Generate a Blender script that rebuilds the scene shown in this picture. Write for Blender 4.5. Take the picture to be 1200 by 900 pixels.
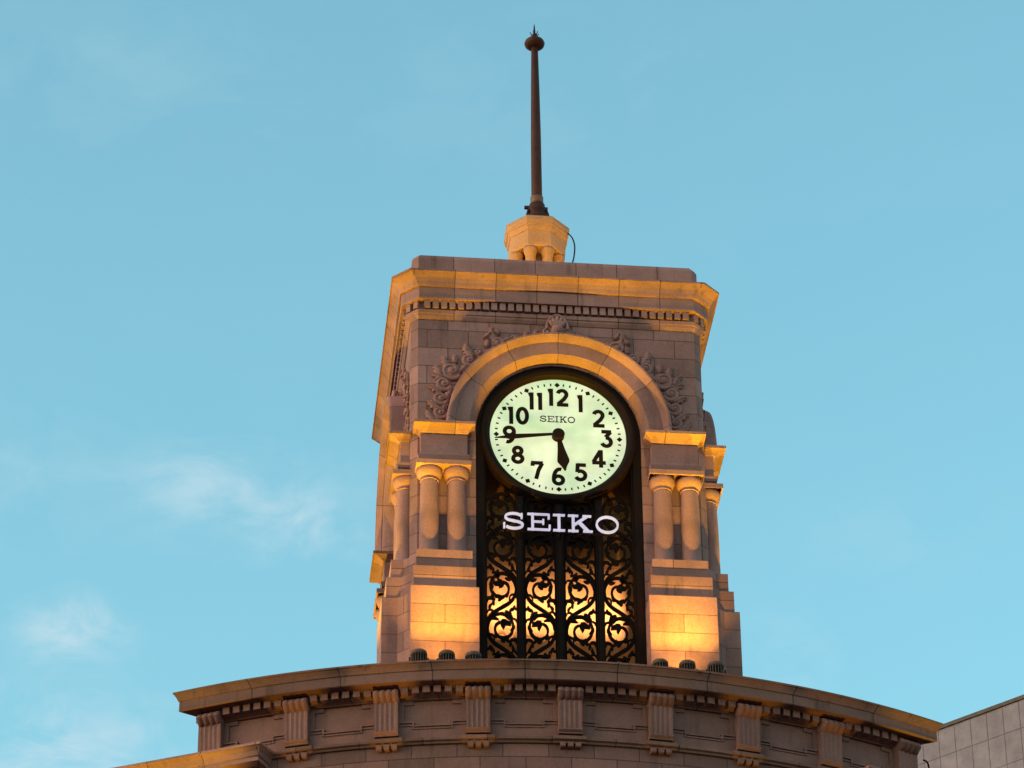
import bpy, math, random
from math import sin, cos, pi, radians, sqrt, atan2, hypot
from mathutils import Vector, Matrix
random.seed(7)
for o in list(bpy.data.objects): bpy.data.objects.remove(o)
S = bpy.context.scene
COL = S.collection
Z0 = 39.5                      # height of the dial centre above the street
YC = 2.98                      # tower axis; x = 0, dial faces -Y

# ------------------------------------------------------------------ camera
F, YAW, PITCH, ROLL = 4681.69, 0.1028, 0.5870, 0.0103
cd = bpy.data.cameras.new('camera'); cam = bpy.data.objects.new('camera', cd); COL.objects.link(cam)
cd.sensor_width = 36; cd.sensor_fit = 'HORIZONTAL'; cd.lens = F / 1200 * 36; cd.clip_start = 0.5; cd.clip_end = 20000
sy, cy, s, c = sin(YAW), cos(YAW), sin(PITCH), cos(PITCH)
r = Vector((cy, -sy, 0)); fw = Vector((sy*c, cy*c, s)); up = Vector((-sy*s, -cy*s, c))
r2 = r*cos(ROLL) - up*sin(ROLL); u2 = r*sin(ROLL) + up*cos(ROLL)
m = Matrix((r2, u2, -fw)).transposed().to_4x4()
m.translation = Vector((-6.81, -57.8208, Z0 - 37.9064))
cam.matrix_world = m
S.camera = cam

# ------------------------------------------------------------------ sky
SUN_EL, SUN_AZ = radians(42), radians(258)      # dusk sun low on the left
w = bpy.data.worlds.new('World'); S.world = w; w.use_nodes = True
nt = w.node_tree; nt.nodes.clear()
def N(t, typ, **k):
    n = t.nodes.new(typ)
    for a, b in k.items(): setattr(n, a, b)
    return n
out = N(nt, 'ShaderNodeOutputWorld'); bg = N(nt, 'ShaderNodeBackground'); bg.inputs[1].default_value = 0.15
sky = N(nt, 'ShaderNodeTexSky', sky_type='NISHITA', sun_disc=False, sun_elevation=radians(12), sun_rotation=SUN_AZ,
        air_density=1.0, dust_density=0.6, ozone_density=1.6)
tint = N(nt, 'ShaderNodeMix', data_type='RGBA', blend_type='MULTIPLY'); tint.inputs[0].default_value = 1
tint.inputs[7].default_value = (2.25, 3.12, 2.45, 1)
TINT = tint.inputs[7]
L = nt.links.new
L(sky.outputs[0], tint.inputs[6])
tc = N(nt, 'ShaderNodeTexCoord')
def lobe(u, v, wid, zs):
    """soft bank of thin cloud round one direction of the sky"""
    x, y = (u-600)/F, (450-v)/F
    d = (fw + r2*x + u2*y).normalized()
    sub = N(nt, 'ShaderNodeVectorMath', operation='SUBTRACT'); L(tc.outputs['Generated'], sub.inputs[0]); sub.inputs[1].default_value = d
    sc = N(nt, 'ShaderNodeVectorMath', operation='MULTIPLY'); L(sub.outputs[0], sc.inputs[0]); sc.inputs[1].default_value = (1/wid, 1/wid, 1/(wid*zs))
    ln = N(nt, 'ShaderNodeVectorMath', operation='LENGTH'); L(sc.outputs[0], ln.inputs[0])
    mr = N(nt, 'ShaderNodeMapRange', interpolation_type='SMOOTHERSTEP'); L(ln.outputs['Value'], mr.inputs[0])
    mr.inputs[1].default_value = 0; mr.inputs[2].default_value = 1; mr.inputs[3].default_value = 1; mr.inputs[4].default_value = 0
    return mr.outputs[0]
cm = N(nt, 'ShaderNodeMapping'); L(tc.outputs['Generated'], cm.inputs[0]); cm.inputs['Scale'].default_value = (16, 16, 30)
cm.inputs['Rotation'].default_value = (0, 0.25, 0)
nz = N(nt, 'ShaderNodeTexNoise'); L(cm.outputs[0], nz.inputs[0]); nz.inputs['Scale'].default_value = 2.2; nz.inputs['Detail'].default_value = 9; nz.inputs['Roughness'].default_value = .62
nz.inputs['Distortion'].default_value = 0.4
nr = N(nt, 'ShaderNodeMapRange', interpolation_type='SMOOTHSTEP'); L(nz.outputs[0], nr.inputs[0]); nr.inputs[1].default_value = .36; nr.inputs[2].default_value = .72
acc = None
for u, v, wd, zs, a in ((82, 736, .024, .55, 1.0), (255, 560, .034, .45, .48), (360, 622, .026, .5, .58), (300, 595, .055, .35, .28), (60, 890, .06, .5, .95), (20, 560, .05, .5, .22), (130, 90, .07, .35, .12), (1050, 620, .05, .4, .12),
                        (920, 770, .02, .9, .35), (640, 120, .09, .3, .08)):
    lo = lobe(u, v, wd, zs)
    mu = N(nt, 'ShaderNodeMath', operation='MULTIPLY'); L(lo, mu.inputs[0]); mu.inputs[1].default_value = a
    if acc is None: acc = mu.outputs[0]
    else:
        ad = N(nt, 'ShaderNodeMath', operation='ADD'); L(acc, ad.inputs[0]); L(mu.outputs[0], ad.inputs[1]); acc = ad.outputs[0]
base = N(nt, 'ShaderNodeMath', operation='ADD'); L(acc, base.inputs[0]); base.inputs[1].default_value = .02
cf = N(nt, 'ShaderNodeMath', operation='MULTIPLY', use_clamp=True); L(base.outputs[0], cf.inputs[0]); L(nr.outputs[0], cf.inputs[1])
cmix = N(nt, 'ShaderNodeMix', data_type='RGBA'); L(cf.outputs[0], cmix.inputs[0]); L(tint.outputs[2], cmix.inputs[6])
cmix.inputs[7].default_value = (3.7, 5.0, 5.6, 1)
L(cmix.outputs[2], bg.inputs[0]); L(bg.outputs[0], out.inputs[0])

# soft, warm after-glow of the sun that has just gone behind the camera
ld = bpy.data.lights.new('sun', 'SUN'); ld.energy = 0.85; ld.angle = radians(40); ld.color = (1.0, 0.30, 0.22)
sun = bpy.data.objects.new('sun', ld); COL.objects.link(sun)
sd = Vector((sin(SUN_AZ)*cos(SUN_EL), cos(SUN_AZ)*cos(SUN_EL), sin(SUN_EL)))
sun.rotation_euler = sd.to_track_quat('Z', 'Y').to_euler(); sun.location = (-20, -60, 80)

S.view_settings.view_transform = 'Standard'; S.view_settings.look = 'None'; S.view_settings.gamma = 1; S.view_settings.exposure = 0
S.render.engine = 'CYCLES'
S.cycles.max_bounces = 6

# ------------------------------------------------------------------ materials
def mat(name):
    mm = bpy.data.materials.new(name); mm.use_nodes = True; t = mm.node_tree
    b = t.nodes['Principled BSDF']; return mm, t, b
def stone(name, bw, bh, off=.5, pu=0., pv=0., col=(.285, .108, .098), mortar=.009, streak=.7, jd=.34, var=.2):
    mm, t, b = mat(name); k = t.links.new
    uv = N(t, 'ShaderNodeUVMap', uv_map='UVMap'); mp = N(t, 'ShaderNodeMapping'); k(uv.outputs[0], mp.inputs[0])
    mp.inputs['Location'].default_value = (pu, pv, 0)
    # slightly wavering joints
    br = N(t, 'ShaderNodeTexBrick', offset=off, squash=1); k(mp.outputs[0], br.inputs[0])
    br.inputs['Scale'].default_value = 1; br.inputs['Brick Width'].default_value = bw; br.inputs['Row Height'].default_value = bh
    br.inputs['Mortar Size'].default_value = mortar; br.inputs['Mortar Smooth'].default_value = .35; br.inputs['Bias'].default_value = 0
    c1 = tuple(x*(1+var) for x in col) + (1,); c2 = tuple(x*(1-var) for x in col) + (1,)
    br.inputs['Color1'].default_value = c1; br.inputs['Color2'].default_value = c2
    br.inputs['Mortar'].default_value = tuple(x*jd for x in col) + (1,)
    g = N(t, 'ShaderNodeTexCoord')
    n1 = N(t, 'ShaderNodeTexNoise'); k(g.outputs['Object'], n1.inputs[0]); n1.inputs['Scale'].default_value = 1.3; n1.inputs['Detail'].default_value = 8; n1.inputs['Roughness'].default_value = .65
    sm = N(t, 'ShaderNodeMapping'); k(g.outputs['Object'], sm.inputs[0]); sm.inputs['Scale'].default_value = (5, 5, .55)
    n2 = N(t, 'ShaderNodeTexNoise'); k(sm.outputs[0], n2.inputs[0]); n2.inputs['Scale'].default_value = 1.1; n2.inputs['Detail'].default_value = 6; n2.inputs['Roughness'].default_value = .6
    n3 = N(t, 'ShaderNodeTexNoise'); k(g.outputs['Object'], n3.inputs[0]); n3.inputs['Scale'].default_value = 42; n3.inputs['Detail'].default_value = 4
    def mr(src, a, b_, lo, hi):
        q = N(t, 'ShaderNodeMapRange'); k(src, q.inputs[0]); q.inputs[1].default_value = a; q.inputs[2].default_value = b_; q.inputs[3].default_value = lo; q.inputs[4].default_value = hi; return q.outputs[0]
    f1 = mr(n1.outputs[0], .3, .7, .72, 1.18); f2 = mr(n2.outputs[0], .55, .78, 1.0, 1 - .75*streak); f3 = mr(n3.outputs[0], .3, .7, .84, 1.12)
    m1 = N(t, 'ShaderNodeMath', operation='MULTIPLY'); k(f1, m1.inputs[0]); k(f2, m1.inputs[1])
    m2 = N(t, 'ShaderNodeMath', operation='MULTIPLY'); k(m1.outputs[0], m2.inputs[0]); k(f3, m2.inputs[1])
    vm = N(t, 'ShaderNodeVectorMath', operation='SCALE'); k(br.outputs['Color'], vm.inputs[0]); k(m2.outputs[0], vm.inputs['Scale'])
    k(vm.outputs[0], b.inputs['Base Color']); b.inputs['Roughness'].default_value = .82; b.inputs['Specular IOR Level'].default_value = .25
    hs = N(t, 'ShaderNodeMath', operation='MULTIPLY_ADD'); k(n3.outputs[0], hs.inputs[0]); hs.inputs[1].default_value = .25
    inv = N(t, 'ShaderNodeMath', operation='SUBTRACT'); inv.inputs[0].default_value = 1; k(br.outputs['Fac'], inv.inputs[1]); k(inv.outputs[0], hs.inputs[2])
    bp = N(t, 'ShaderNodeBump'); bp.inputs['Strength'].default_value = .35; bp.inputs['Distance'].default_value = .012; k(hs.outputs[0], bp.inputs['Height']); k(bp.outputs[0], b.inputs['Normal'])
    return mm
def metal(name, col, rough=.5, metallic=.6, noise=.25, spec=.4):
    mm, t, b = mat(name); k = t.links.new
    g = N(t, 'ShaderNodeTexCoord'); n1 = N(t, 'ShaderNodeTexNoise'); k(g.outputs['Object'], n1.inputs[0]); n1.inputs['Scale'].default_value = 7; n1.inputs['Detail'].default_value = 6
    q = N(t, 'ShaderNodeMapRange'); k(n1.outputs[0], q.inputs[0]); q.inputs[1].default_value = .3; q.inputs[2].default_value = .7; q.inputs[3].default_value = 1-noise; q.inputs[4].default_value = 1+noise
    vm = N(t, 'ShaderNodeVectorMath', operation='SCALE'); vm.inputs[0].default_value = col; k(q.outputs[0], vm.inputs['Scale']); k(vm.outputs[0], b.inputs['Base Color'])
    b.inputs['Roughness'].default_value = rough; b.inputs['Metallic'].default_value = metallic; b.inputs['Specular IOR Level'].default_value = spec
    return mm
def glow(name, col, strength, noise=0., base=.6, col2=None):
    mm, t, b = mat(name); k = t.links.new
    b.inputs['Base Color'].default_value = (*[x*base for x in col], 1); b.inputs['Emission Color'].default_value = (*col, 1); b.inputs['Emission Strength'].default_value = strength
    b.inputs['Roughness'].default_value = .4
    if noise:
        g = N(t, 'ShaderNodeTexCoord'); n1 = N(t, 'ShaderNodeTexNoise'); k(g.outputs['Object'], n1.inputs[0]); n1.inputs['Scale'].default_value = 2.2; n1.inputs['Detail'].default_value = 3
        q = N(t, 'ShaderNodeMapRange'); k(n1.outputs[0], q.inputs[0]); q.inputs[1].default_value = .3; q.inputs[2].default_value = .7; q.inputs[3].default_value = strength*(1-noise); q.inputs[4].default_value = strength*(1+noise)
        k(q.outputs[0], b.inputs['Emission Strength'])
        if col2:
            n2 = N(t, 'ShaderNodeTexNoise'); k(g.outputs['Object'], n2.inputs[0]); n2.inputs['Scale'].default_value = 1.3; n2.inputs['Detail'].default_value = 5
            cr_ = N(t, 'ShaderNodeValToRGB'); cr_.color_ramp.elements[0].position = .38; cr_.color_ramp.elements[1].position = .62
            cr_.color_ramp.elements[0].color = (*col, 1); cr_.color_ramp.elements[1].color = (*col2, 1); k(n2.outputs[0], cr_.inputs[0]); k(cr_.outputs[0], b.inputs['Emission Color'])
    return mm
M = dict(
    wall=stone('ashlar_stone', .735, .385, pv=.205, pu=.1),
    pier=stone('pier_stone', 1.348, .36, pv=.20, pu=.6735, mortar=.008, jd=.4, streak=.35),
    corner=stone('corner_stone', 3.0, .385, pv=.11, pu=1.1),
    cornice=stone('cornice_stone', .735, 30, off=0, pv=10, pu=.36, streak=.75),
    plain=stone('plain_stone', 40, 40, off=0, pv=20.3, pu=20.7, streak=.35),
    shaft=stone('shaft_stone', 40, 40, off=0, pv=20.3, pu=20.7, streak=.2, var=0),
    vouss=stone('voussoir_stone', 1, 60, off=0, pv=20, pu=0, mortar=.009, streak=.3),
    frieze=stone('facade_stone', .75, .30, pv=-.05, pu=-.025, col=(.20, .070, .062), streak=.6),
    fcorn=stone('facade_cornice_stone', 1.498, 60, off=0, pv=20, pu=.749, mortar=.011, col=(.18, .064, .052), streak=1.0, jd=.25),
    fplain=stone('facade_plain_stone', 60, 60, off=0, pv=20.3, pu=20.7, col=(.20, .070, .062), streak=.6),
    lantern=stone('lantern_stone', .62, 30, off=0, pv=10, pu=.31, streak=.2, col=(.34, .15, .09)),
    bronze=metal('dark_bronze', (.010, .0028, .0018), .65, 0, spec=.08),
    iron=metal('wrought_iron', (.006, .002, .0015), .75, 0, spec=.05),
    pole=metal('painted_mast', (.055, .014, .010), .6, 0, spec=.15),
    ink=metal('black_enamel', (.014, .005, .003), .7, 0, spec=.06),
    lampbody=metal('lamp_casing', (.012, .006, .005), .7, 0, spec=.04),
    lampcap=metal('lamp_hood', (.12, .065, .055), .7, 0, spec=.04),
    lens=glow('lamp_glass', (1, .62, .25), 3),
    dial=glow('dial_glass', (.60, .74, .44), .88, .14, base=.2, col2=(.84, .84, .56)),
    sign=glow('lit_letter', (.60, .54, .70), .92, .14, base=.15),
    plaster=stone('inner_plaster', 1.4, 1.1, col=(.50, .17, .06), streak=.5, mortar=.006),
)

# ------------------------------------------------------------------ mesh helpers
class MB:
    """collects faces (with uv in metres) and links them as ONE mesh object"""
    def __init__(s): s.v = []; s.f = []; s.uv = []; s.sm = []
    def face(s, pts, uv=None, smooth=False):
        i = len(s.v); s.v += [tuple(p) for p in pts]; s.f.append(tuple(range(i, i+len(pts))))
        if uv is None:
            n = Vector((0, 0, 0)); q = [Vector(p) for p in pts]
            for a in range(len(q)): n += q[a].cross(q[(a+1) % len(q)])
            if hypot(n.x, n.y) < .35*abs(n.z): uv = [(p[0], p[1]) for p in pts]
            else:
                t = Vector((-n.y, n.x, 0)).normalized()
                if abs(t.x) > .8: t *= (1 if t.x > 0 else -1)
                uv = [(Vector(p).dot(t), p[2]) for p in pts]
        s.uv += uv; s.sm.append(smooth)
    def box(s, x0, x1, y0, y1, z0, z1):
        a = [(x0,y0,z0),(x1,y0,z0),(x1,y1,z0),(x0,y1,z0),(x0,y0,z1),(x1,y0,z1),(x1,y1,z1),(x0,y1,z1)]
        for q in ((0,3,2,1),(4,5,6,7),(0,1,5,4),(1,2,6,5),(2,3,7,6),(3,0,4,7)): s.face([a[i] for i in q])
    def loft(s, secs, cap=(True, True), smooth=False):
        """secs: list of (z, ccw polygon); quads between neighbours"""
        for (za, pa), (zb, pb) in zip(secs, secs[1:]):
            n = len(pa)
            for i in range(n):
                j = (i+1) % n
                s.face([(*pa[i], za), (*pa[j], za), (*pb[j], zb), (*pb[i], zb)], smooth=smooth)
        if cap[0]: s.face([(*p, secs[0][0]) for p in reversed(secs[0][1])])
        if cap[1]: s.face([(*p, secs[-1][0]) for p in secs[-1][1]])
    def lathe(s, prof, cx=0, cy=0, n=32, smooth=True, cap=True):
        for (ra, za), (rb, zb) in zip(prof, prof[1:]):
            for i in range(n):
                a, b = 2*pi*i/n, 2*pi*(i+1)/n
                s.face([(cx+ra*cos(a), cy+ra*sin(a), za), (cx+ra*cos(b), cy+ra*sin(b), za), (cx+rb*cos(b), cy+rb*sin(b), zb), (cx+rb*cos(a), cy+rb*sin(a), zb)],
                       uv=[(a, za), (b, za), (b, zb), (a, zb)], smooth=smooth)
        if cap:
            for (r_, z_), d in ((prof[0], -1), (prof[-1], 1)):
                if r_ > .001:
                    P = [(cx+r_*cos(2*pi*i/n), cy+r_*sin(2*pi*i/n), z_) for i in range(n)]
                    s.face(P if d > 0 else P[::-1])
    def sweep(s, prof, a0, a1, n, cz=0, uvs=None, ends=True, smooth=True):
        """closed profile [(r, y)] swept in the xz plane about (0, cz)"""
        k = len(prof)
        for i in range(n):
            A, B = a0+(a1-a0)*i/n, a0+(a1-a0)*(i+1)/n
            for j in range(k):
                (ra, ya), (rb, yb) = prof[j], prof[(j+1) % k]
                q = [(ra*cos(A), ya, cz+ra*sin(A)), (rb*cos(A), yb, cz+rb*sin(A)), (rb*cos(B), yb, cz+rb*sin(B)), (ra*cos(B), ya, cz+ra*sin(B))]
                uv = None
                if uvs: uv = [((t-pi/2)/uvs, j*.1) for t in (A, A, B, B)]
                s.face(q, uv=uv, smooth=False)
        if ends:
            for t, rv in ((a0, False), (a1, True)):
                P = [(ra*cos(t), ya, cz+ra*sin(t)) for ra, ya in prof]
                s.face(P[::-1] if rv else P)
    def tube(s, pts, rad, n=8, cap=True):
        pts = [Vector(p) for p in pts]; rings = []
        rr = rad if isinstance(rad, (list, tuple)) else [rad]*len(pts)
        ref = Vector((0, 1, 0))
        for i, p in enumerate(pts):
            t = (pts[min(i+1, len(pts)-1)] - pts[max(i-1, 0)]).normalized()
            rf = ref if abs(t.dot(ref)) < .95 else Vector((1, 0, 0))
            a = t.cross(rf).normalized(); b = t.cross(a)
            rings.append([p + (a*cos(2*pi*k/n) + b*sin(2*pi*k/n))*rr[i] for k in range(n)])
        for A, B in zip(rings, rings[1:]):
            for k in range(n):
                j = (k+1) % n; s.face([A[k], A[j], B[j], B[k]], smooth=True)
        if cap: s.face(rings[0][::-1]); s.face(rings[-1])
    def ribbon(s, pts, wd, y0, y1, closed=False):
        """flat bar following 2D points (x, z); front at y0, back at y1"""
        n = len(pts); P = [Vector(p) for p in pts]; A = []; B = []
        ww = wd if isinstance(wd, (list, tuple)) else [wd]*n
        for i in range(n):
            if closed: d0 = (P[i]-P[i-1]); d1 = (P[(i+1) % n]-P[i])
            else: d0 = P[i]-P[i-1] if i else P[1]-P[0]; d1 = P[i+1]-P[i] if i < n-1 else P[-1]-P[-2]
            d0 = d0.normalized(); d1 = d1.normalized(); t = (d0+d1)
            t = t.normalized() if t.length > 1e-6 else d1
            nn = Vector((-t.y, t.x)); sc = 1/max(.5, nn.dot(Vector((-d1.y, d1.x))))
            A.append(P[i]+nn*ww[i]/2*sc); B.append(P[i]-nn*ww[i]/2*sc)
        for i in range(n if closed else n-1):
            j = (i+1) % n
            a, b, c_, d = A[i], A[j], B[j], B[i]
            s.face([(d.x, y0, d.y), (c_.x, y0, c_.y), (b.x, y0, b.y), (a.x, y0, a.y)])
            s.face([(a.x, y0, a.y), (b.x, y0, b.y), (b.x, y1, b.y), (a.x, y1, a.y)])
            s.face([(c_.x, y0, c_.y), (d.x, y0, d.y), (d.x, y1, d.y), (c_.x, y1, c_.y)])
            s.face([(a.x, y1, a.y), (b.x, y1, b.y), (c_.x, y1, c_.y), (d.x, y1, d.y)])
        if not closed:
            for i in (0, n-1):
                a, b = A[i], B[i]; s.face([(a.x, y0, a.y), (a.x, y1, a.y), (b.x, y1, b.y), (b.x, y0, b.y)])
    def blob(s, cx, cy_, cz, rx, ry, rz, rot=0, n=10, m_=6, lobes=0, amp=.2):
        """half-sunk rounded lump; rot turns it in the xz plane"""
        def pt(i, j):
            th = 2*pi*i/n; ph = pi*j/m_
            lf = 1+amp*cos(lobes*th)*sin(ph)**2 if lobes else 1
            x, y, z = lf*rx*sin(ph)*cos(th), -ry*cos(ph), lf*rz*sin(ph)*sin(th)
            return (cx + x*cos(rot)-z*sin(rot), cy_+y, cz + x*sin(rot)+z*cos(rot))
        for i in range(n):
            for j in range(m_):
                q = [pt(i, j), pt(i+1, j), pt(i+1, j+1), pt(i, j+1)]
                if j == 0: q = q[1:]
                elif j == m_-1: q = q[:3]
                s.face(q, smooth=True)
    def build(s, name, m_, parent=None, loc=(0,0,0), weld=True):
        me = bpy.data.meshes.new(name); me.from_pydata(s.v, [], s.f)
        ul = me.uv_layers.new(name='UVMap')
        for i, uv in enumerate(s.uv): ul.data[i].uv = uv
        me.polygons.foreach_set('use_smooth', s.sm)
        if weld:
            import bmesh
            b = bmesh.new(); b.from_mesh(me); bmesh.ops.remove_doubles(b, verts=b.verts, dist=.0004)
            bmesh.ops.recalc_face_normals(b, faces=b.faces); b.to_mesh(me); b.free()
        if isinstance(m_, str): m_ = M[m_]
        me.materials.append(m_)
        o = bpy.data.objects.new(name, me); COL.objects.link(o); o.location = loc
        if parent: o.parent = parent
        return o
def thing(name, label, cat, loc=(0,0,0), rz=0, group=None):
    o = bpy.data.objects.new(name, None); COL.objects.link(o); o.location = loc; o.rotation_euler = (0, 0, rz)
    o.empty_display_size = .3; o['label'] = label; o['category'] = cat
    if group: o['group'] = group
    return o
def copy_tree(o, parent=None):
    c_ = o.copy(); COL.objects.link(c_)
    if parent: c_.parent = parent
    for ch in o.children: copy_tree(ch, c_)
    return c_
def turned(o, k):                     # put a tower part on another face of the tower
    c_ = copy_tree(o, o.parent); c_.rotation_euler = (0, 0, k*pi/2); return c_

# ------------------------------------------------------------------ ground
g = MB(); g.box(-900, 900, -900, 900, -.5, 0)
mm, t, b = mat('asphalt'); b.inputs['Base Color'].default_value = (.05, .05, .05, 1); b.inputs['Roughness'].default_value = .85
n1 = N(t, 'ShaderNodeTexNoise'); n1.inputs['Scale'].default_value = 3; rp = N(t, 'ShaderNodeValToRGB'); rp.color_ramp.elements[0].color = (.035, .035, .036, 1); rp.color_ramp.elements[1].color = (.07, .068, .066, 1)
t.links.new(n1.outputs[0], rp.inputs[0]); t.links.new(rp.outputs[0], b.inputs['Base Color'])
o = g.build('road', mm); o['kind'] = 'structure'

# ------------------------------------------------------------------ clock tower
# local frame: origin on the tower axis at dial height, front faces -y
T = thing('clock_tower', 'square stone clock tower with chamfered corners rising from the curved rooftop', 'clock tower', (0, YC, Z0))
def chsq(w_, ch): return [(-w_+ch, -w_), (w_-ch, -w_), (w_, -w_+ch), (w_, w_-ch), (w_-ch, w_), (-w_+ch, w_), (-w_, w_-ch), (-w_, -w_+ch)]
def cross(R, s_, d=None):
    """plus-shaped plan: four projections of reach R, half width s_; d cuts the inner corners at 45 degrees"""
    P = []
    for k in range(4):
        q = [(-s_, -R), (s_, -R)] + ([(s_, -s_-d), (s_+d, -s_)] if d else [(s_, -s_)])
        a = k*pi/2
        P += [(x*cos(a)-y*sin(a), x*sin(a)+y*cos(a)) for x, y in q]
    return P
WF, HW, CH = 2.586, 1.45, .12
# wall faces with the arched opening
def arch_face(mb):
    x1 = WF-CH; zt = 2.40; zb = -6.4; y = -WF; yi = -1.8
    for s_ in (-1, 1):
        a, b_ = (HW, x1) if s_ > 0 else (-x1, -HW)
        mb.face([(a, y, zb), (b_, y, zb), (b_, y, 0), (a, y, 0)])
        q = [(s_*HW, y, zb), (s_*HW, yi, zb), (s_*HW, yi, 0), (s_*HW, y, 0)]
        mb.face(q if s_ < 0 else q[::-1])
    n = 48; arc = [(HW*cos(pi*i/n), HW*sin(pi*i/n)) for i in range(n+1)]
    def outer(p):
        th = atan2(p[1], p[0]); tx = x1/abs(cos(th)) if abs(cos(th)) > 1e-6 else 1e9; tz = zt/sin(th) if sin(th) > 1e-6 else 1e9
        t_ = min(tx, tz); return (t_*cos(th), t_*sin(th))
    for i in range(n):
        p, q = arc[i], arc[i+1]; a, b_ = outer(p), outer(q)
        pts = [(p[0], y, p[1]), (a[0], y, a[1])]
        if abs(a[0]-b_[0]) > 1e-6 and abs(a[1]-b_[1]) > 1e-6: pts.append((x1 if a[0] > 0 else -x1, y, zt))
        pts += [(b_[0], y, b_[1]), (q[0], y, q[1])]
        mb.face(pts)
        mb.face([(p[0], y, p[1]), (q[0], y, q[1]), (q[0], yi, q[1]), (p[0], yi, p[1])])
    mb.face([(-x1, y, zb), (-x1, y, zt), (-WF, -x1, zt), (-WF, -x1, zb)])
for k in range(4):
    wf = MB(); arch_face(wf); o = wf.build('wall', 'wall', T); o.rotation_euler = (0, 0, k*pi/2)
core = MB(); core.box(-1.8, 1.8, -1.8, 1.8, -6.4, 2.3); core.build('inner_wall', 'plaster', T)
# cornice, from the wall up
def csec(w_): return chsq(w_, .305 if w_ > 2.62 else .16)
cn = MB()
cn.loft([(2.31, chsq(2.60, .14)), (2.33, chsq(2.615, .15)), (2.37, chsq(2.64, .17)), (2.40, chsq(2.645, .175)), (2.41, chsq(2.665, .19)), (2.48, chsq(2.675, .2)), (2.48, chsq(2.62, .2)), (2.66, chsq(2.62, .2)),
         (2.66, chsq(2.755, .29)), (2.69, chsq(2.76, .295)), (2.69, chsq(2.75, .29)), (2.915, chsq(2.75, .29)), (2.915, chsq(2.785, .3)), (2.945, chsq(2.80, .3)),
         (2.99, chsq(2.815, .302)), (3.05, chsq(2.85, .303)), (3.10, chsq(2.90, .304)), (3.125, chsq(2.925, .305)), (3.125, chsq(2.946, .305)), (3.165, chsq(2.946, .305)), (3.20, chsq(2.6, .3))])
cn.build('cornice', 'cornice', T)
dt = MB()
for k in range(4):
    a = k*pi/2
    def add(cx, w2):
        P = [(cx-w2, -2.715), (cx+w2, -2.715), (cx+w2, -2.6), (cx-w2, -2.6)]
        dt.loft([(2.505, [(x*cos(a)-y*sin(a), x*sin(a)+y*cos(a)) for x, y in P]), (2.659, [(x*cos(a)-y*sin(a), x*sin(a)+y*cos(a)) for x, y in P])])
    for i in range(-15, 17): add((i-.5)*.1492, .052)
    # two blocks on each chamfer
    for t_ in (.27, .73):
        A = Vector((2.715-.265, -2.715)); B = Vector((2.715, -2.715+.265)); P0 = A.lerp(B, t_); dr = (B-A).normalized()*.05; nn = Vector((1, -1)).normalized()
        Q = [P0-dr, P0+dr, P0+dr-nn*.12, P0-dr-nn*.12]
        dt.loft([(2.505, [(q.x*cos(a)-q.y*sin(a), q.x*sin(a)+q.y*cos(a)) for q in Q]), (2.659, [(q.x*cos(a)-q.y*sin(a), q.x*sin(a)+q.y*cos(a)) for q in Q])])
dt.build('dentil_course', 'plain', T)
pa = MB(); pa.loft([(3.19, chsq(2.575, .11)), (3.66, chsq(2.575, .11)), (3.74, chsq(2.545, .11)), (3.745, chsq(2.3, .1))]); pa.build('parapet', 'cornice', T)

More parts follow.
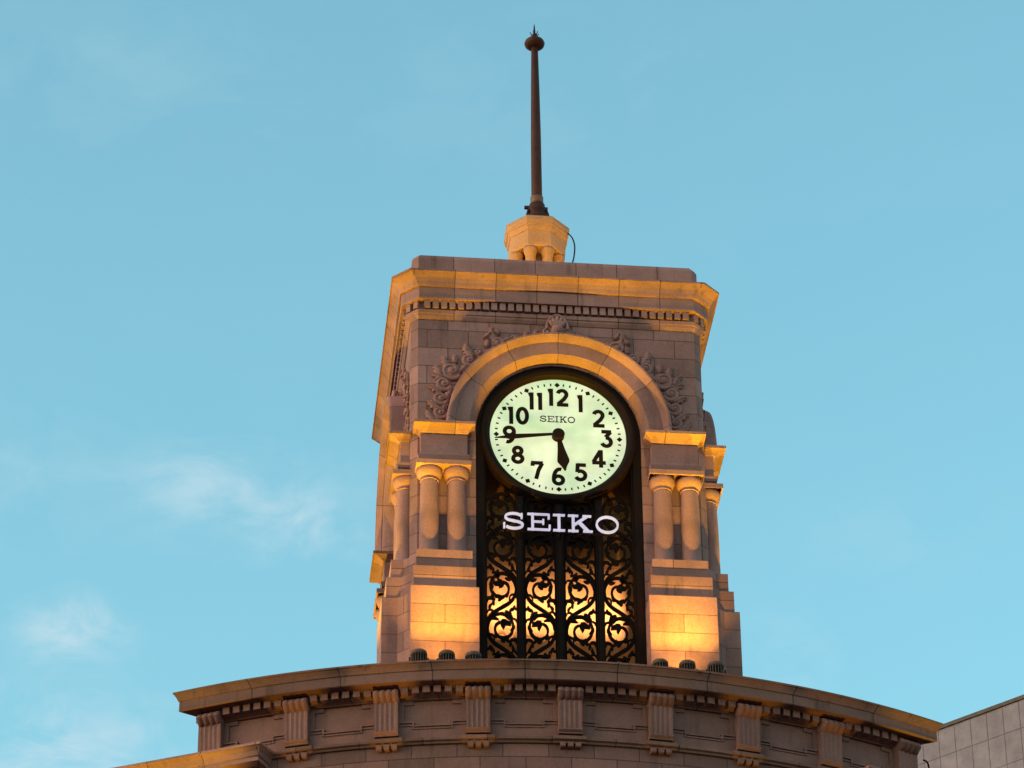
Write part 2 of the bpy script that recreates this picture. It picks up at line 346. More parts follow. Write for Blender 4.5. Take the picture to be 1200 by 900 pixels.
# stepped base, columns and impost of one face; the other faces are turned copies
def cut(poly, xi, ymax):   # dummy hook kept simple: parts are built per pier instead
    return poly
def lower_plan(R, s_, d, xi):
    """plan of one corner group (front-left): projection in front, projection at the side, 45 degree web"""
    return [(-s_, -R), (-xi, -R), (-xi, -2.45), (-2.45, -2.45), (-2.45, -xi), (-R, -xi), (-R, -s_), (-s_-d, -s_), (-s_, -s_-d)]
for k in range(4):
    a = k*pi/2
    rt = lambda P: [(x*cos(a)-y*sin(a), x*sin(a)+y*cos(a)) for x, y in P]
    q = MB(); q.loft([(-6.4, rt(lower_plan(3.06, 2.60, .19, 1.445))), (-3.44, rt(lower_plan(3.06, 2.60, .19, 1.445)))]); q.build('pier', 'pier', T)
    q = MB(); q.loft([(-3.438, rt(lower_plan(2.98, 2.55, .19, 1.49))), (-3.01, rt(lower_plan(2.98, 2.55, .19, 1.49)))]); q.build('plinth', 'corner', T)
    q = MB(); q.loft([(-3.008, rt(lower_plan(2.90, 2.50, .19, 1.54))), (-2.635, rt(lower_plan(2.90, 2.50, .19, 1.54)))]); q.build('plinth', 'corner', T)
    # entablature over the columns: abacus slab, architrave, block, impost moulding
    def ip(R, s_, xi): return [(-s_, -R), (-xi, -R), (-xi, -2.5), (-2.5, -2.5), (-2.5, -xi), (-R, -xi), (-R, -s_), (-s_, -s_)]
    q = MB(); q.loft([(-.895, rt(ip(2.86, 2.50, 1.555))), (-.89, rt(ip(2.885, 2.505, 1.55))), (-.80, rt(ip(2.885, 2.505, 1.55))), (-.795, rt(ip(2.86, 2.49, 1.56)))]); q.build('abacus', 'plain', T)
    q = MB(); q.loft([(-.794, rt(ip(2.76, 2.43, 1.60))), (-.735, rt(ip(2.76, 2.43, 1.60))), (-.735, rt(ip(2.79, 2.46, 1.58))), (-.665, rt(ip(2.81, 2.475, 1.57))), (-.64, rt(ip(2.81, 2.475, 1.57))), (-.625, rt(ip(2.77, 2.44, 1.60))),
             (-.59, rt(ip(2.745, 2.425, 1.61))), (-.195, rt(ip(2.745, 2.425, 1.61)))]); q.build('entablature', 'plain', T)
    q = MB(); q.loft([(-.194, rt(ip(2.77, 2.43, 1.60))), (-.18, rt(ip(2.79, 2.445, 1.59))), (-.15, rt(ip(2.82, 2.46, 1.575))), (-.12, rt(ip(2.87, 2.49, 1.54))), (-.098, rt(ip(2.93, 2.53, 1.505))), (-.095, rt(ip(2.96, 2.552, 1.49))), (-.04, rt(ip(2.96, 2.552, 1.49))), (-.03, rt(ip(2.9, 2.5, 1.53)))]); q.build('impost', 'cornice', T)
# columns
def column(x, y, zr):
    q = MB(); prof = [(.205, -2.634), (.205, -2.60), (.185, -2.585), (.172, -2.56), (.171, -2.3), (.170, -2.0), (.167, -1.7), (.160, -1.4), (.152, -1.16), (.152, -1.14)]
    q.lathe(prof, 0, 0, 40); o_ = q.build('column', 'shaft', T, (x, y, 0)); 
    q = MB(); q.lathe([(.152, -1.14), (.164, -1.135), (.164, -1.115), (.155, -1.11), (.156, -1.08), (.178, -1.06), (.208, -1.02), (.225, -.97), (.228, -.93), (.222, -.896)], 0, 0, 40)
    q.build('capital', 'shaft', o_)
for k in range(4):
    a = k*pi/2
    for x in (-2.262, -1.792, 1.792, 2.262):
        y = -2.64
        column(x*cos(a)-y*sin(a), x*sin(a)+y*cos(a), 0)
# archivolts
arc = MB()
prof = [(1.452, -2.30), (1.452, -2.565), (1.475, -2.59), (1.482, -2.60), (1.51, -2.67), (1.545, -2.73), (1.575, -2.765), (1.58, -2.775), (1.825, -2.78), (1.825, -2.80), (1.85, -2.83), (1.885, -2.87), (1.915, -2.895), (1.92, -2.905), (1.955, -2.905), (1.97, -2.87), (1.985, -2.57)]
arc.sweep(prof, -.022, pi+.022, 74, uvs=radians(29))
a0 = arc.build('archivolt', 'vouss', T)
for k in (1, 3): turned(a0, k)
# carved foliage round the arch
cv = MB()
def leaf(r_, ang, rot, ln, wd, lift=.05, yb=-2.60):
    th = radians(ang); cx, cz = r_*cos(th), r_*sin(th); a = radians(rot)
    cv.blob(cx, yb, cz, ln, lift, wd, a, n=36, m_=8, lobes=9, amp=.22)
    cv.ribbon([(cx-ln*.8*cos(a), cz-ln*.8*sin(a)), (cx+ln*.85*cos(a), cz+ln*.85*sin(a))], .014, yb-lift-.012, yb-.01)
def spiral(cx, cz, R, turns, start, sgn, wd=.035, yb=-2.60, d=.045):
    n = int(18*turns); pts = []; rad = []
    for i in range(n+1):
        t_ = i/n; rr = R*(1-t_)**.8 + .012; a = start + sgn*t_*turns*2*pi
        pts.append((cx+rr*cos(a), yb-d*(.35+.65*t_), cz+rr*sin(a))); rad.append(wd*(1.15-.5*t_))
    cv.tube(pts, rad, 7)
    cv.blob(cx, yb, cz, R*1.05, .04, R*1.05)
    cv.blob(cx, yb-d*.6, cz, max(.04, R*.42), .055, max(.04, R*.42))
for sg in (1, -1):
    A = lambda a_: a_ if sg > 0 else 180-a_
    def P(r_, a_): t_ = radians(A(a_)); return r_*cos(t_), r_*sin(t_)
    # running scroll: big volutes with leaves between them
    for (aa, rr, R) in ((9, 2.10, .11), (17, 2.16, .12), (25, 2.22, .13), (33, 2.24, .17), (43, 2.15, .11), (50, 2.13, .10), (60, 2.14, .12), (69, 2.10, .075), (78, 2.07, .05)):
        x, z = P(rr, aa); spiral(x, z, R, 1.35, radians(A(aa))+pi*(1 if aa % 2 else .6), sg*(1 if int(aa) % 2 else -1), .034 if R > .1 else .022)
    for (aa, rr, dr, ln, wd) in ((4, 2.12, 80, .17, .06), (6, 2.25, 60, .15, .05), (12, 2.22, 40, .14, .055), (14, 2.05, 110, .13, .05), (21, 2.30, 30, .13, .05), (20, 2.06, 115, .14, .05),
                                 (28, 2.36, 20, .14, .06), (30, 2.44, 60, .12, .05), (35, 2.42, 75, .13, .05), (38, 2.10, 130, .14, .05), (39, 2.34, 95, .10, .045),
                                 (46, 2.26, 60, .14, .06), (47, 2.36, 90, .10, .05), (53, 2.08, 140, .12, .04), (56, 2.22, 100, .10, .04),
                                 (60, 2.28, 75, .14, .06), (61, 2.40, 95, .09, .05), (58.5, 2.36, 130, .08, .035), (63, 2.37, 55, .08, .035), (65, 2.13, 150, .10, .04), (72, 2.08, 165, .12, .03),
                                 (75, 2.12, 90, .08, .04), (80, 2.14, 95, .07, .04), (82, 2.05, 170, .10, .025), (86.3, 2.10, 140, .11, .05)):
        x, z = P(rr, aa); leaf(rr, A(aa), dr if sg > 0 else 180-dr, ln*1.08, wd*1.35, .035+random.random()*.03)
# crowning palmette
for rot, ln in ((90, .23), (72, .19), (108, .19), (52, .15), (128, .15)):
    a = radians(rot); cx, cz = .13*cos(a), 2.16+.10*sin(a)
    cv.blob(cx, -2.70, cz, ln, .07, .055, a)
cv.blob(0, -2.74, 2.10, .12, .12, .12)
cv.tube([(.19*cos(t_)*1.0, -2.72, 2.14+.30*sin(t_)*(1 if sin(t_) > 0 else .3)) for t_ in [pi*i/16 for i in range(17)]], .028, 7)
spiral(-.17, 2.07, .09, 1.2, 0, 1, .026, -2.68); spiral(.17, 2.07, .09, 1.2, pi, -1, .026, -2.68)
c0 = cv.build('arch_carving', 'plain', T, weld=False)
for k in (1, 3): turned(c0, k)
# dark infill of the arches on the other sides (the front one holds the clock)
for k in (1, 2, 3):
    q = MB(); n = 32
    P = [(-1.44, -6.3)] + [(1.44, -6.3)] + [(1.44*cos(pi*i/n), 1.44*sin(pi*i/n)) for i in range(n+1)]
    for yy in (-2.42, -2.36): q.face([(x, yy, z) for x, z in P])
    q.ribbon([(-1.36, -6.3)] + [(1.36*cos(pi-pi*i/n), 1.36*sin(pi-pi*i/n)) for i in range(n+1)] + [(1.36, -6.3)], .16, -2.5, -2.40)
    o = q.build('bronze_panel', 'bronze', T); o.rotation_euler = (0, 0, k*pi/2)

# ------------------------------------------------------------------ roof lantern (part of the tower)
def octa(w_):
    R = w_/cos(pi/8); return [(R*cos(-5*pi/8+i*pi/4), R*sin(-5*pi/8+i*pi/4)) for i in range(8)]
LX = -.045
q = MB(); q.loft([(3.3, chsq(1.5, .2)), (4.15, chsq(1.5, .2))]); q.build('roof_plinth', 'plain', T)
LT = MB(); LT.loft([(5.55, octa(.50)), (5.58, octa(.515)), (5.90, octa(.515)), (5.905, octa(.53)), (5.97, octa(.55)), (6.0, octa(.555)), (6.01, octa(.575)), (6.06, octa(.58)), (6.10, octa(.595)), (6.17, octa(.595)), (6.2, octa(.57)), (6.27, octa(.33)), (6.28, octa(.2))])
LT = LT.build('lantern', 'lantern', T, (LX, 0, 0))
q = MB(); q.loft([(4.14, octa(.62)), (4.5, octa(.62)), (4.55, octa(.56))]); q.build('lantern_base', 'lantern', LT)
q = MB(); q.lathe([(.27, 4.5), (.27, 5.56)], n=16); q.build('lantern_core', 'lantern', LT)
for i in range(8):
    a = -5*pi/8+i*pi/4; R_ = .415
    q = MB(); q.lathe([(.115, 4.54), (.105, 4.6), (.098, 5.30), (.095, 5.40), (.108, 5.41), (.108, 5.43), (.120, 5.47), (.130, 5.50), (.130, 5.555)], 0, 0, 20); q.build('lantern_column', 'lantern', LT, (R_*cos(a), R_*sin(a), 0))

# ------------------------------------------------------------------ mast on the lantern
P_ = thing('flagpole', 'tall dark tapering mast with a flat disc and spikes, standing on the lantern', 'mast', (-.028, YC, Z0+6.24))
q = MB(); q.lathe([(.30, 0), (.29, .10), (.255, .12), (.24, .2), (.25, .22), (.245, .26), (.20, .30), (.18, .40), (.20, .43), (.195, .47), (.16, .50), (.15, .60)], n=24); q.build('base_collar', 'pole', P_)
q = MB()
for a in (-2.6, -.55, .9, 2.2):
    q.tube([(.19*cos(a), .19*sin(a), .45), (.30*cos(a), .30*sin(a), .08), (.36*cos(a), .36*sin(a), .02)], .022, 6)
q.box(-.24, -.14, -.03, .03, .52, .57); q.box(.12, .2, -.05, .05, .42, .54)
q.build('stay_bracket', 'pole', P_)
q = MB(); q.lathe([(.125, .58), (.125, .78)], n=24); q.build('copper_ring', metal('copper_band', (.16, .055, .025), .6, .1), P_)
q = MB(); q.lathe([(.108, .60), (.104, .9), (.098, 2.2), (.084, 3.4), (.066, 4.42)], n=20); q.build('pole', 'pole', P_)
q = MB(); q.lathe([(.05, 4.40), (.12, 4.41), (.185, 4.46), (.20, 4.51), (.18, 4.56), (.11, 4.61), (.06, 4.63)], n=28); q.build('disc', 'pole', P_)
q = MB(); q.lathe([(.06, 4.62), (.05, 4.70), (.025, 4.78), (.012, 4.95), (.003, 5.0)], n=10)
for i in range(6):
    a = i*pi/3+.2; q.tube([(.03*cos(a), .03*sin(a), 4.62), (.05*cos(a), .05*sin(a), 4.70), (.09*cos(a), .09*sin(a), 4.78)], [.02, .014, .006], 6)
q.build('spike', 'pole', P_)
def cable(name, pts, rad, label, m_='ink'):
    P = [Vector(p) for p in pts]; out_ = []
    for i in range(len(P)-1):
        p0, p1, p2, p3 = P[max(i-1, 0)], P[i], P[i+1], P[min(i+2, len(P)-1)]
        for k in range(6):
            t_ = k/6; out_.append(.5*((2*p1)+(-p0+p2)*t_+(2*p0-5*p1+4*p2-p3)*t_*t_+(-p0+3*p1-3*p2+p3)*t_**3))
    out_.append(P[-1]); q_ = MB(); q_.tube(out_, rad, 6); o_ = q_.build(name, m_); o_['label'] = label; o_['category'] = 'cable'; return o_
def W(x, y, z): return (x, y+YC, z+Z0)
cable('cable', [W(.50, -.42, 5.93), W(.58, -.45, 5.80), W(.62, -.46, 5.60), W(.60, -.47, 5.35), W(.55, -.5, 5.1), W(.56, -.5, 4.9), W(.56, -.5, 4.18)], .014, 'thin dark cable looping down the right side of the lantern')

# ------------------------------------------------------------------ clock
K = thing('wall_clock', 'large round lit clock with cream face and black numerals set in the arch', 'clock', (0, .457, Z0))
q = MB(); q.sweep([(1.20, .02), (1.20, -.035), (1.225, -.06), (1.25, -.10), (1.30, -.125), (1.355, -.11), (1.375, -.06), (1.375, .118), (1.2, .118)], 0, 2*pi, 96, ends=False); q.build('bezel', 'bronze', K)
q = MB(); n = 96
q.face([(1.2*cos(2*pi*i/n), .0, 1.2*sin(2*pi*i/n)) for i in range(n)]); q.build('dial', 'dial', K, weld=False)
q = MB(); q.lathe([(1.36, -.6), (1.36, .0)], n=48)
for i in range(60):
    q = MB(); t_ = 2*pi*i/60
    if i % 5 == 0:
        w_ = .05; cx, cz = 1.083*sin(t_), 1.083*cos(t_); rx = Vector((cos(t_), -sin(t_))); rz = Vector((sin(t_), cos(t_)))
        P = [Vector((cx, cz))+v for v in (rz*w_, rx*w_, -rz*w_, -rx*w_)]
        q.face([(p.x, -.008, p.y) for p in P]); 
        for a in range(4): p, p2 = P[a], P[(a+1) % 4]; q.face([(p.x, -.008, p.y), (p2.x, -.008, p2.y), (p2.x, -.001, p2.y), (p.x, -.001, p.y)])
    else:
        q.ribbon([(1.063*sin(t_), 1.063*cos(t_)), (1.112*sin(t_), 1.112*cos(t_))], .025, -.008, -.001)
    q.build('hour_mark' if i % 5 == 0 else 'minute_mark', 'ink', K)
# numerals drawn as strokes in a unit-high box
def arcp(cx, cz, rx, rz, a, b_, n=14): return [(cx+rx*cos(radians(a+(b_-a)*i/n)), cz+rz*sin(radians(a+(b_-a)*i/n))) for i in range(n+1)]
G = {
 '0': (.62, [(arcp(.31, .5, .225, .415, 90, 450, 32)[:-1], True)]),
 '1': (.34, [([(.20, 0), (.20, 1)], False), ([(.20, .91), (.05, .865)], False)]),
 '2': (.62, [(arcp(.30, .69, .215, .225, 165, -20) + [(.40, .43), (.10, .12)], False), ([(.04, .085), (.60, .085)], False)]),
 '3': (.62, [([(.06, .915), (.54, .915)], False), ([(.50, .90), (.26, .60)], False), (arcp(.29, .325, .225, .24, 98, -160), False)]),
 '4': (.66, [([(.43, 0), (.43, 1)], False), ([(.40, .95), (.06, .31)], False), ([(.0, .27), (.66, .27)], False)]),
 '5': (.62, [([(.12, .915), (.56, .915)], False), ([(.16, .99), (.13, .50)], False), (arcp(.28, .325, .24, .245, 128, -155), False)]),
 '6': (.62, [(arcp(.31, .30, .225, .22, 0, 360, 28)[:-1], True), (arcp(.38, .38, .295, .535, 188, 75, 12), False)]),
 '7': (.60, [([(.0, .915), (.58, .915)], False), ([(.54, .90), (.36, .50), (.24, 0)], False), ([(.075, .9), (.075, .74)], False)]),
 '8': (.62, [(arcp(.31, .73, .185, .19, 0, 360, 28)[:-1], True), (arcp(.31, .28, .225, .205, 0, 360, 28)[:-1], True)]),
 '9': (.62, [(arcp(.31, .70, .225, .22, 0, 360, 28)[:-1], True), (arcp(.24, .62, .295, .535, 8, -105, 12), False)]),
}
HN, SW = .36, .20
pos = {12: (.01, .822), 1: (.40, .716), 2: (.722, .418), 3: (.857, .0), 4: (.712, -.418), 5: (.392, -.714), 6: (-.004, -.82), 7: (-.372, -.71), 8: (-.71, -.41), 9: (-.855, .0), 10: (-.70, .405), 11: (-.39, .725)}
for h in range(1, 13):
    st = str(h); ws = [G[ch][0] for ch in st]; gap = .10 if st != '11' else .08; tot = sum(ws)+gap*(len(st)-1)
    px, pz = pos[h]; q = MB(); off = -tot/2; e = 0
    for ch, w_ in zip(st, ws):
        for pts, cl in G[ch][1]:
            q.ribbon([(px+(off+x)*HN, pz+(z-.5)*HN) for x, z in pts], SW*HN, -.008-e*.0006, -.001, cl); e += 1
        off += w_+gap
    q.build('numeral', 'ink', K)
# slab serif capitals used on the dial and on the sign: (width, horizontal-ish strokes, ...) in a unit-high box
def serif_text(mb, txt, cx, cz, H, width, tw, yf, yb, hz=1.0):
    t_ = tw
    def S_():
        a = arcp(.58, .73, .42, .215, 28, 270, 18)
        b_ = arcp(.60, .27, .44, .215, 90, -152, 18)
        return [(a[:-1]+[(.58, .515), (.60, .485)]+b_[1:], False, t_*(.3+.7*hz)), ([(.985, .95), (.985, .66)], False, t_*.75), ([(.10, .06), (.10, .36)], False, t_*.75)]
    gl = {'S': (1.12, S_()),
          'E': (1.14, [([(.26, 0), (.26, 1)], 0, t_), ([(.0, .955), (1.10, .955)], 0, t_*.8*hz), ([(.0, .045), (1.14, .045)], 0, t_*.8*hz), ([(.26, .51), (.80, .51)], 0, t_*.75*hz), ([(.80, .37), (.80, .65)], 0, t_*.7), ([(1.08, .95), (1.08, .70)], 0, t_*.75), ([(1.12, .05), (1.12, .32)], 0, t_*.75)]),
          'I': (.60, [([(.30, 0), (.30, 1)], 0, t_*1.05), ([(.0, .955), (.60, .955)], 0, t_*.8*hz), ([(.0, .045), (.60, .045)], 0, t_*.8*hz)]),
          'K': (1.22, [([(.26, 0), (.26, 1)], 0, t_*1.05), ([(.0, .955), (.52, .955)], 0, t_*.8*hz), ([(.0, .045), (.52, .045)], 0, t_*.8*hz), ([(.30, .40), (.96, .94)], 0, t_*.85), ([(.54, .60), (1.00, .06)], 0, t_*1.1), ([(.74, .955), (1.18, .955)], 0, t_*.8*hz), ([(.76, .045), (1.24, .045)], 0, t_*.8*hz)]),
          'O': (1.22, [(arcp(.61, .5, .535, .46, 0, 360, 40)[:-1], True, t_*(.3+.7*hz))])}
    gap = .16; tot = sum(gl[c_][0] for c_ in txt)+gap*(len(txt)-1); sx = width/tot/H
    off = -tot/2; res = []
    for ch in txt:
        w_, st = gl[ch]; q_ = mb if mb else MB()
        for e, (pts, cl, wd) in enumerate(st): q_.ribbon([(cx+(off+x)*H*sx, cz+(z-.5)*H) for x, z in pts], wd*H, yf-e*.0006, yb, bool(cl))
        off += w_+gap; res.append(q_)
    return res
q = MB(); serif_text(q, 'SEIKO', -.005, .365, .125, .62, .15, -.006, -.001); q.build('dial_lettering', 'ink', K)
# hands
def hand(name, ang, prof, y0, y1):
    q_ = MB(); a = radians(ang); d = Vector((sin(a), cos(a))); nn = Vector((cos(a), -sin(a)))
    pts = [tuple(d*l) for l, w_ in prof]; q_.ribbon(pts, [w_ for l, w_ in prof], y0, y1); return q_.build(name, 'ink', K)
hand('minute_hand', 263.0, [(-.02, .07), (.10, .045), (.4, .06), (.72, .085), (.88, .09), (.93, .055), (1.0, .04), (1.13, .008)], -.115, -.095)
hand('hour_hand', 171.5, [(-.02, .08), (.10, .07), (.30, .125), (.53, .215), (.565, .205), (.66, .09), (.745, .025)], -.085, -.065)
q = MB()
q.sweep([(.002, -.135), (.10, -.13), (.108, -.115), (.108, -.0), (.002, -.0)], 0, 2*pi, 32, ends=False); q.build('hub', 'ink', K)

# ------------------------------------------------------------------ arched frame and scroll grille below the clock
GR = thing('iron_grille', 'tall dark bronze arched frame with four panels of scrolled ironwork under the clock', 'window grille', (0, .457, Z0))
q = MB(); n = 48
path = [(-1.375, -6.3)] + [(1.375*cos(pi-pi*i/n), 1.375*sin(pi-pi*i/n)) for i in range(n+1)] + [(1.375, -6.3)]
q.ribbon(path, .145, -.03, .30)
path = [(-1.30, -6.3)] + [(1.30*cos(pi-pi*i/n), 1.30*sin(pi-pi*i/n)) for i in range(n+1)] + [(1.30, -6.3)]
q.ribbon(path, .07, .02, .12)
q.build('frame', 'bronze', GR)
# solid disc plate that carries the clock, behind the dial, and spandrel plate over the two middle panels
q = MB()
q.face([(1.36*cos(2*pi*i/64), .12, 1.36*sin(2*pi*i/64)) for i in range(64)]); q.face([(1.36*cos(2*pi*i/64), .16, 1.36*sin(2*pi*i/64)) for i in range(64)][::-1])
q.box(-.66, .66, .09, .13, -2.17, -1.1)
q.build('back_plate', 'bronze', GR, weld=False)
for x, w_ in ((-.69, .062), (0, .062), (.69, .062)):
    q = MB(); q.box(x-w_, x+w_, .0, .10, -6.3, -1.25); q.box(x-w_*.45, x+w_*.45, -.025, .0, -6.3, -1.42); q.build('mullion', 'bronze', GR)
for x0, x1 in ((-1.27, -.75), (-.63, -.06), (.06, .63), (.75, 1.27)):
    pass
def bez(p0, p1, p2, p3, n=14):
    o_ = []
    for i in range(n+1):
        t_ = i/n; o_.append(tuple(Vector(p0)*(1-t_)**3 + Vector(p1)*3*t_*(1-t_)**2 + Vector(p2)*3*t_*t_*(1-t_) + Vector(p3)*t_**3))
    return o_
def scroll_panel(cx, w2, sgn):
    """vine that swings from side to side, a volute with leaves in every bend"""
    q_ = MB(); e = [0]
    def rib(pts, wd):
        e[0] += 1
        pts = [(cx+sgn*x, z) for x, z in pts]
        q_.ribbon(pts, wd, .035-(e[0] % 9)*.0012, .075)
    def leafr(x, z, a, l, w_):      # pointed leaf
        d = Vector((cos(a), sin(a))); p = Vector((x, z)); nn = Vector((-d.y, d.x))
        pts = [p, p+d*l*.35+nn*l*.10, p+d*l*.7+nn*l*.05, p+d*l*1.0-nn*l*.12]
        rib([tuple(v) for v in pts], [w_*.6, w_, w_*.75, w_*.1])
    pitch = .80
    zt = -1.2
    nU = 7
    # bends are centred at zc; stem runs round the outside of each bend
    for k in range(nU):
        zc = -1.45 - .02 - k*pitch
        side = 1 if k % 2 else -1            # the volute sits slightly to this side
        s_ = -side
        # stem crossing from one side to the other below this bend
        stem = bez((s_*w2*.96, zc+.02), (s_*w2*.98, zc-.26), (s_*w2*.35, zc-.33), (0, zc-.40)) + bez((0, zc-.40), (-s_*w2*.4, zc-.48), (-s_*w2*.98, zc-.54), (-s_*w2*.96, zc-pitch+.02))[1:]
        rib(stem, [.064-.02*abs(i/len(stem)-.5) for i in range(len(stem))])
        # volute
        R0 = w2*.94; pts = []; ws = []; TN = 1.22
        for i in range(44):
            t_ = i/43; a = (pi if s_ < 0 else 0) + s_*(.05+t_*TN*2*pi)
            rr = R0*(1-.66*t_**1.25)
            pts.append((rr*cos(a)*.98, zc + rr*sin(a)*1.22)); ws.append(.047-.016*t_+.010*abs(sin(t_*9)))
        rib(pts, ws)
        ex, ez = pts[-1]; ea = (pi if s_ < 0 else 0) + s_*(.05+TN*2*pi)
        # leaf head that ends the volute, and leaves springing from its ring
        leafr(ex, ez, ea+s_*1.9, .17, .10); leafr(ex, ez, ea+s_*2.9, .13, .075); leafr(ex, ez, ea+s_*1.1, .10, .06)
        for a_, rr, l in ((.7, .93, .12), (1.7, .92, .14), (2.9, .86, .13), (4.1, .80, .12), (5.2, .72, .10)):
            aa = a_*s_ + (pi if s_ < 0 else 0); x, z = R0*rr*cos(aa), zc+R0*rr*1.22*sin(aa)
            leafr(x, z, aa+pi*.72*s_ if a_ > 1 else aa+pi*.8*s_, l, .06)
        for bz_, bs in ((.28, 1), (-.20, 1), (.12, -1), (-.30, -1)):      # small branching curls off the ring and stem
            cx0, cz0 = bs*s_*w2*.80, zc+bz_; tn = []
            for i in range(13):
                t_ = i/12; a = (pi if bs*s_ > 0 else 0) - bs*s_*(-.6+t_*3.6); rr = .085*(1-.6*t_)
                tn.append((cx0+rr*cos(a), cz0+rr*sin(a)*1.2))
            rib(tn, [.030-.008*i/12 for i in range(13)])
        # tendrils filling the corners between stem and frame
        for fs in (1, -1):
            bx, bz = -s_*w2*.55*fs, zc-.40+fs*.02*s_
            tn = []
            for i in range(16):
                t_ = i/15; a = (0 if fs*s_ < 0 else pi) - fs*s_*(-.3+t_*4.2); rr = .115*(1-.72*t_)
                tn.append((-s_*fs*w2*.72+rr*cos(a), zc-.40-fs*.0+rr*sin(a)*1.1+.10*fs))
            rib(tn, .036)
            leafr(-s_*fs*w2*.45, zc-.40+fs*.13, (pi/2)*fs+.5, .14, .06)
            leafr(-s_*fs*w2*.82, zc-.40-fs*.04, (pi/2)*fs-.4*s_, .12, .05)
            leafr(-s_*fs*w2*.2, zc-.37+fs*.10, pi/2*fs-.9*s_*fs, .11, .05)
    q_.box(cx-w2-.03, cx-w2+.012, .03, .08, -6.3, -1.0); q_.box(cx+w2-.012, cx+w2+.03, .03, .08, -6.3, -1.0)
    return q_
for cx, sg in ((-1.005, 1), (-.345, -1), (.345, 1), (1.005, -1)):
    scroll_panel(cx, .262, sg).build('scroll_panel', 'iron', GR, weld=False)

# ------------------------------------------------------------------ lit sign
SG = thing('lit_sign', 'white lit letters SEIKO in wide slab capitals hung in front of the grille', 'sign', (0, .20, Z0-1.925))
for q in serif_text(None, 'SEIKO', -.008, 0, .335, 2.02, .128, -.03, .02, .62): q.build('letter', 'sign', SG)
q = MB(); q.box(-.95, .95, .03, .06, -.185, -.165); 
for x in (-.69, 0, .69): q.box(x-.012, x+.012, .035, .26, -.18, -.16)
q.build('rail', 'bronze', SG)

# ------------------------------------------------------------------ curved building under the tower
CX, CY, ZT = -.15, 11.19, Z0-6.0
def cp(r_, a, z): return (r_*sin(a), -r_*cos(a), z)
BL = thing('curved_building', 'curved stone building front with fluted brackets and a heavy projecting cornice', 'building', (CX, CY, ZT))
def csweep(mb, prof, a0, a1, n=None, ends=True, closed=True, mitre=0):
    """profile [(r, z)] swept along the curved front"""
    n = n or max(1, int(abs(a1-a0)/radians(.8))); k = len(prof)
    for i in range(n):
        A, B = a0+(a1-a0)*i/n, a0+(a1-a0)*(i+1)/n
        for j in range(k if closed else k-1):
            (ra, za), (rb, zb) = prof[j], prof[(j+1) % k]
            fa, fb = (1-mitre*(13.405-ra)/13.2/AE, 1-mitre*(13.405-rb)/13.2/AE) if mitre else (1, 1)
            mb.face([cp(ra, A*fa, za), cp(ra, B*fa, za), cp(rb, B*fb, zb), cp(rb, A*fb, zb)], uv=[(13.2*A, za), (13.2*B, za), (13.2*B, zb), (13.2*A, zb)])
    if ends:
        for t_ in (a0, a1): mb.face([cp(a, t_*((1-mitre*(13.405-a)/13.2/AE) if mitre else 1), z_) for a, z_ in prof])
def cbox(mb, a0, a1, r0, r1, z0, z1, n=None): csweep(mb, [(r0, z0), (r1, z0), (r1, z1), (r0, z1)], a0, a1, n)
AE = radians(28.35); PB = radians(6.5); RW = 12.95
q = MB(); csweep(q, [(12.2, -33.49), (RW-.03, -33.49), (RW-.03, -1.5), (12.2, -1.5)], -AE+.0262, AE-.0262)
q.build('wall', 'frieze', BL)
q = MB(); csweep(q, [(12.2, -1.499), (RW-.03, -1.499), (RW-.03, -.45), (12.2, -.45)], -AE+.0262, AE-.0262); q.build('frieze', 'fplain', BL)
q = MB(); csweep(q, [(RW-.06, -.625), (RW+.02, -.62), (RW+.035, -.575), (RW+.07, -.55), (RW+.085, -.525), (RW+.10, -.52), (RW+.10, -.375), (13.30, -.37), (13.315, -.355), (13.305, -.345), (13.305, -.155), (13.325, -.15), (13.33, -.135), (13.345, -.10), (13.375, -.055), (13.385, -.04), (13.405, -.035), (13.405, 0), (12.75, .03), (12.7, -.2), (12.7, -.6)], -AE, AE, mitre=.75)
q.build('cornice', 'fcorn', BL)
q = MB()
for k in range(-5, 5):
    am = (k+.5)*PB
    if abs(am) > AE: continue
    for i in range(6):
        a = am+(i-2.5)*radians(.775)
        if abs(a) < AE-.03: cbox(q, a-radians(.25), a+radians(.25), RW+.09, 13.155, -.52, -.374, 1)
csweep(q, [(RW+.03, -.515), (RW+.095, -.515), (RW+.095, -.40), (RW+.03, -.40)], -AE+.026, AE-.026)
q.build('dentil_course', 'fplain', BL)
# raised borders of the sunk panels
q = MB()
for k in range(-4, 4):
    a0, a1 = k*PB+radians(1.02), (k+1)*PB-radians(1.02); st = radians(.85)
    cbox(q, a0-radians(.2), a1+radians(.2), RW-.05, RW, -1.42, -1.13)
    for (u0, u1) in ((a0-radians(.2), a0+st), (a1-st, a1+radians(.2))):
        cbox(q, u0, u1, RW-.05, RW-.001, -1.131, -1.055); cbox(q, u0+(0 if u0 < am else .002), u1, RW-.05, RW-.002, -.70, -.60)
    for (u0, u1) in ((a0-radians(.22), a0+radians(.04)), (a1-radians(.04), a1+radians(.22))): cbox(q, u0, u1, RW-.05, RW-.003, -1.06, -.60)
    # thin bead inside the lower edge
    for (zo, pr) in ((0, .030), (-.052, .018)):
        cbox(q, a0+st-zo*.05, a1-st+zo*.05, RW-.04, RW+pr, -1.135+zo, -1.110+zo); cbox(q, a0-.002, a0+st+.002, RW-.04, RW+pr+.001, -1.060+zo, -1.035+zo); cbox(q, a1-st-.002, a1+.002, RW-.04, RW+pr+.001, -1.060+zo, -1.035+zo)
        for u_ in (a0+st, a1-st): cbox(q, u_-.0012, u_+.0012, RW-.04, RW+pr+.002, -1.134+zo, -1.037+zo, 1)
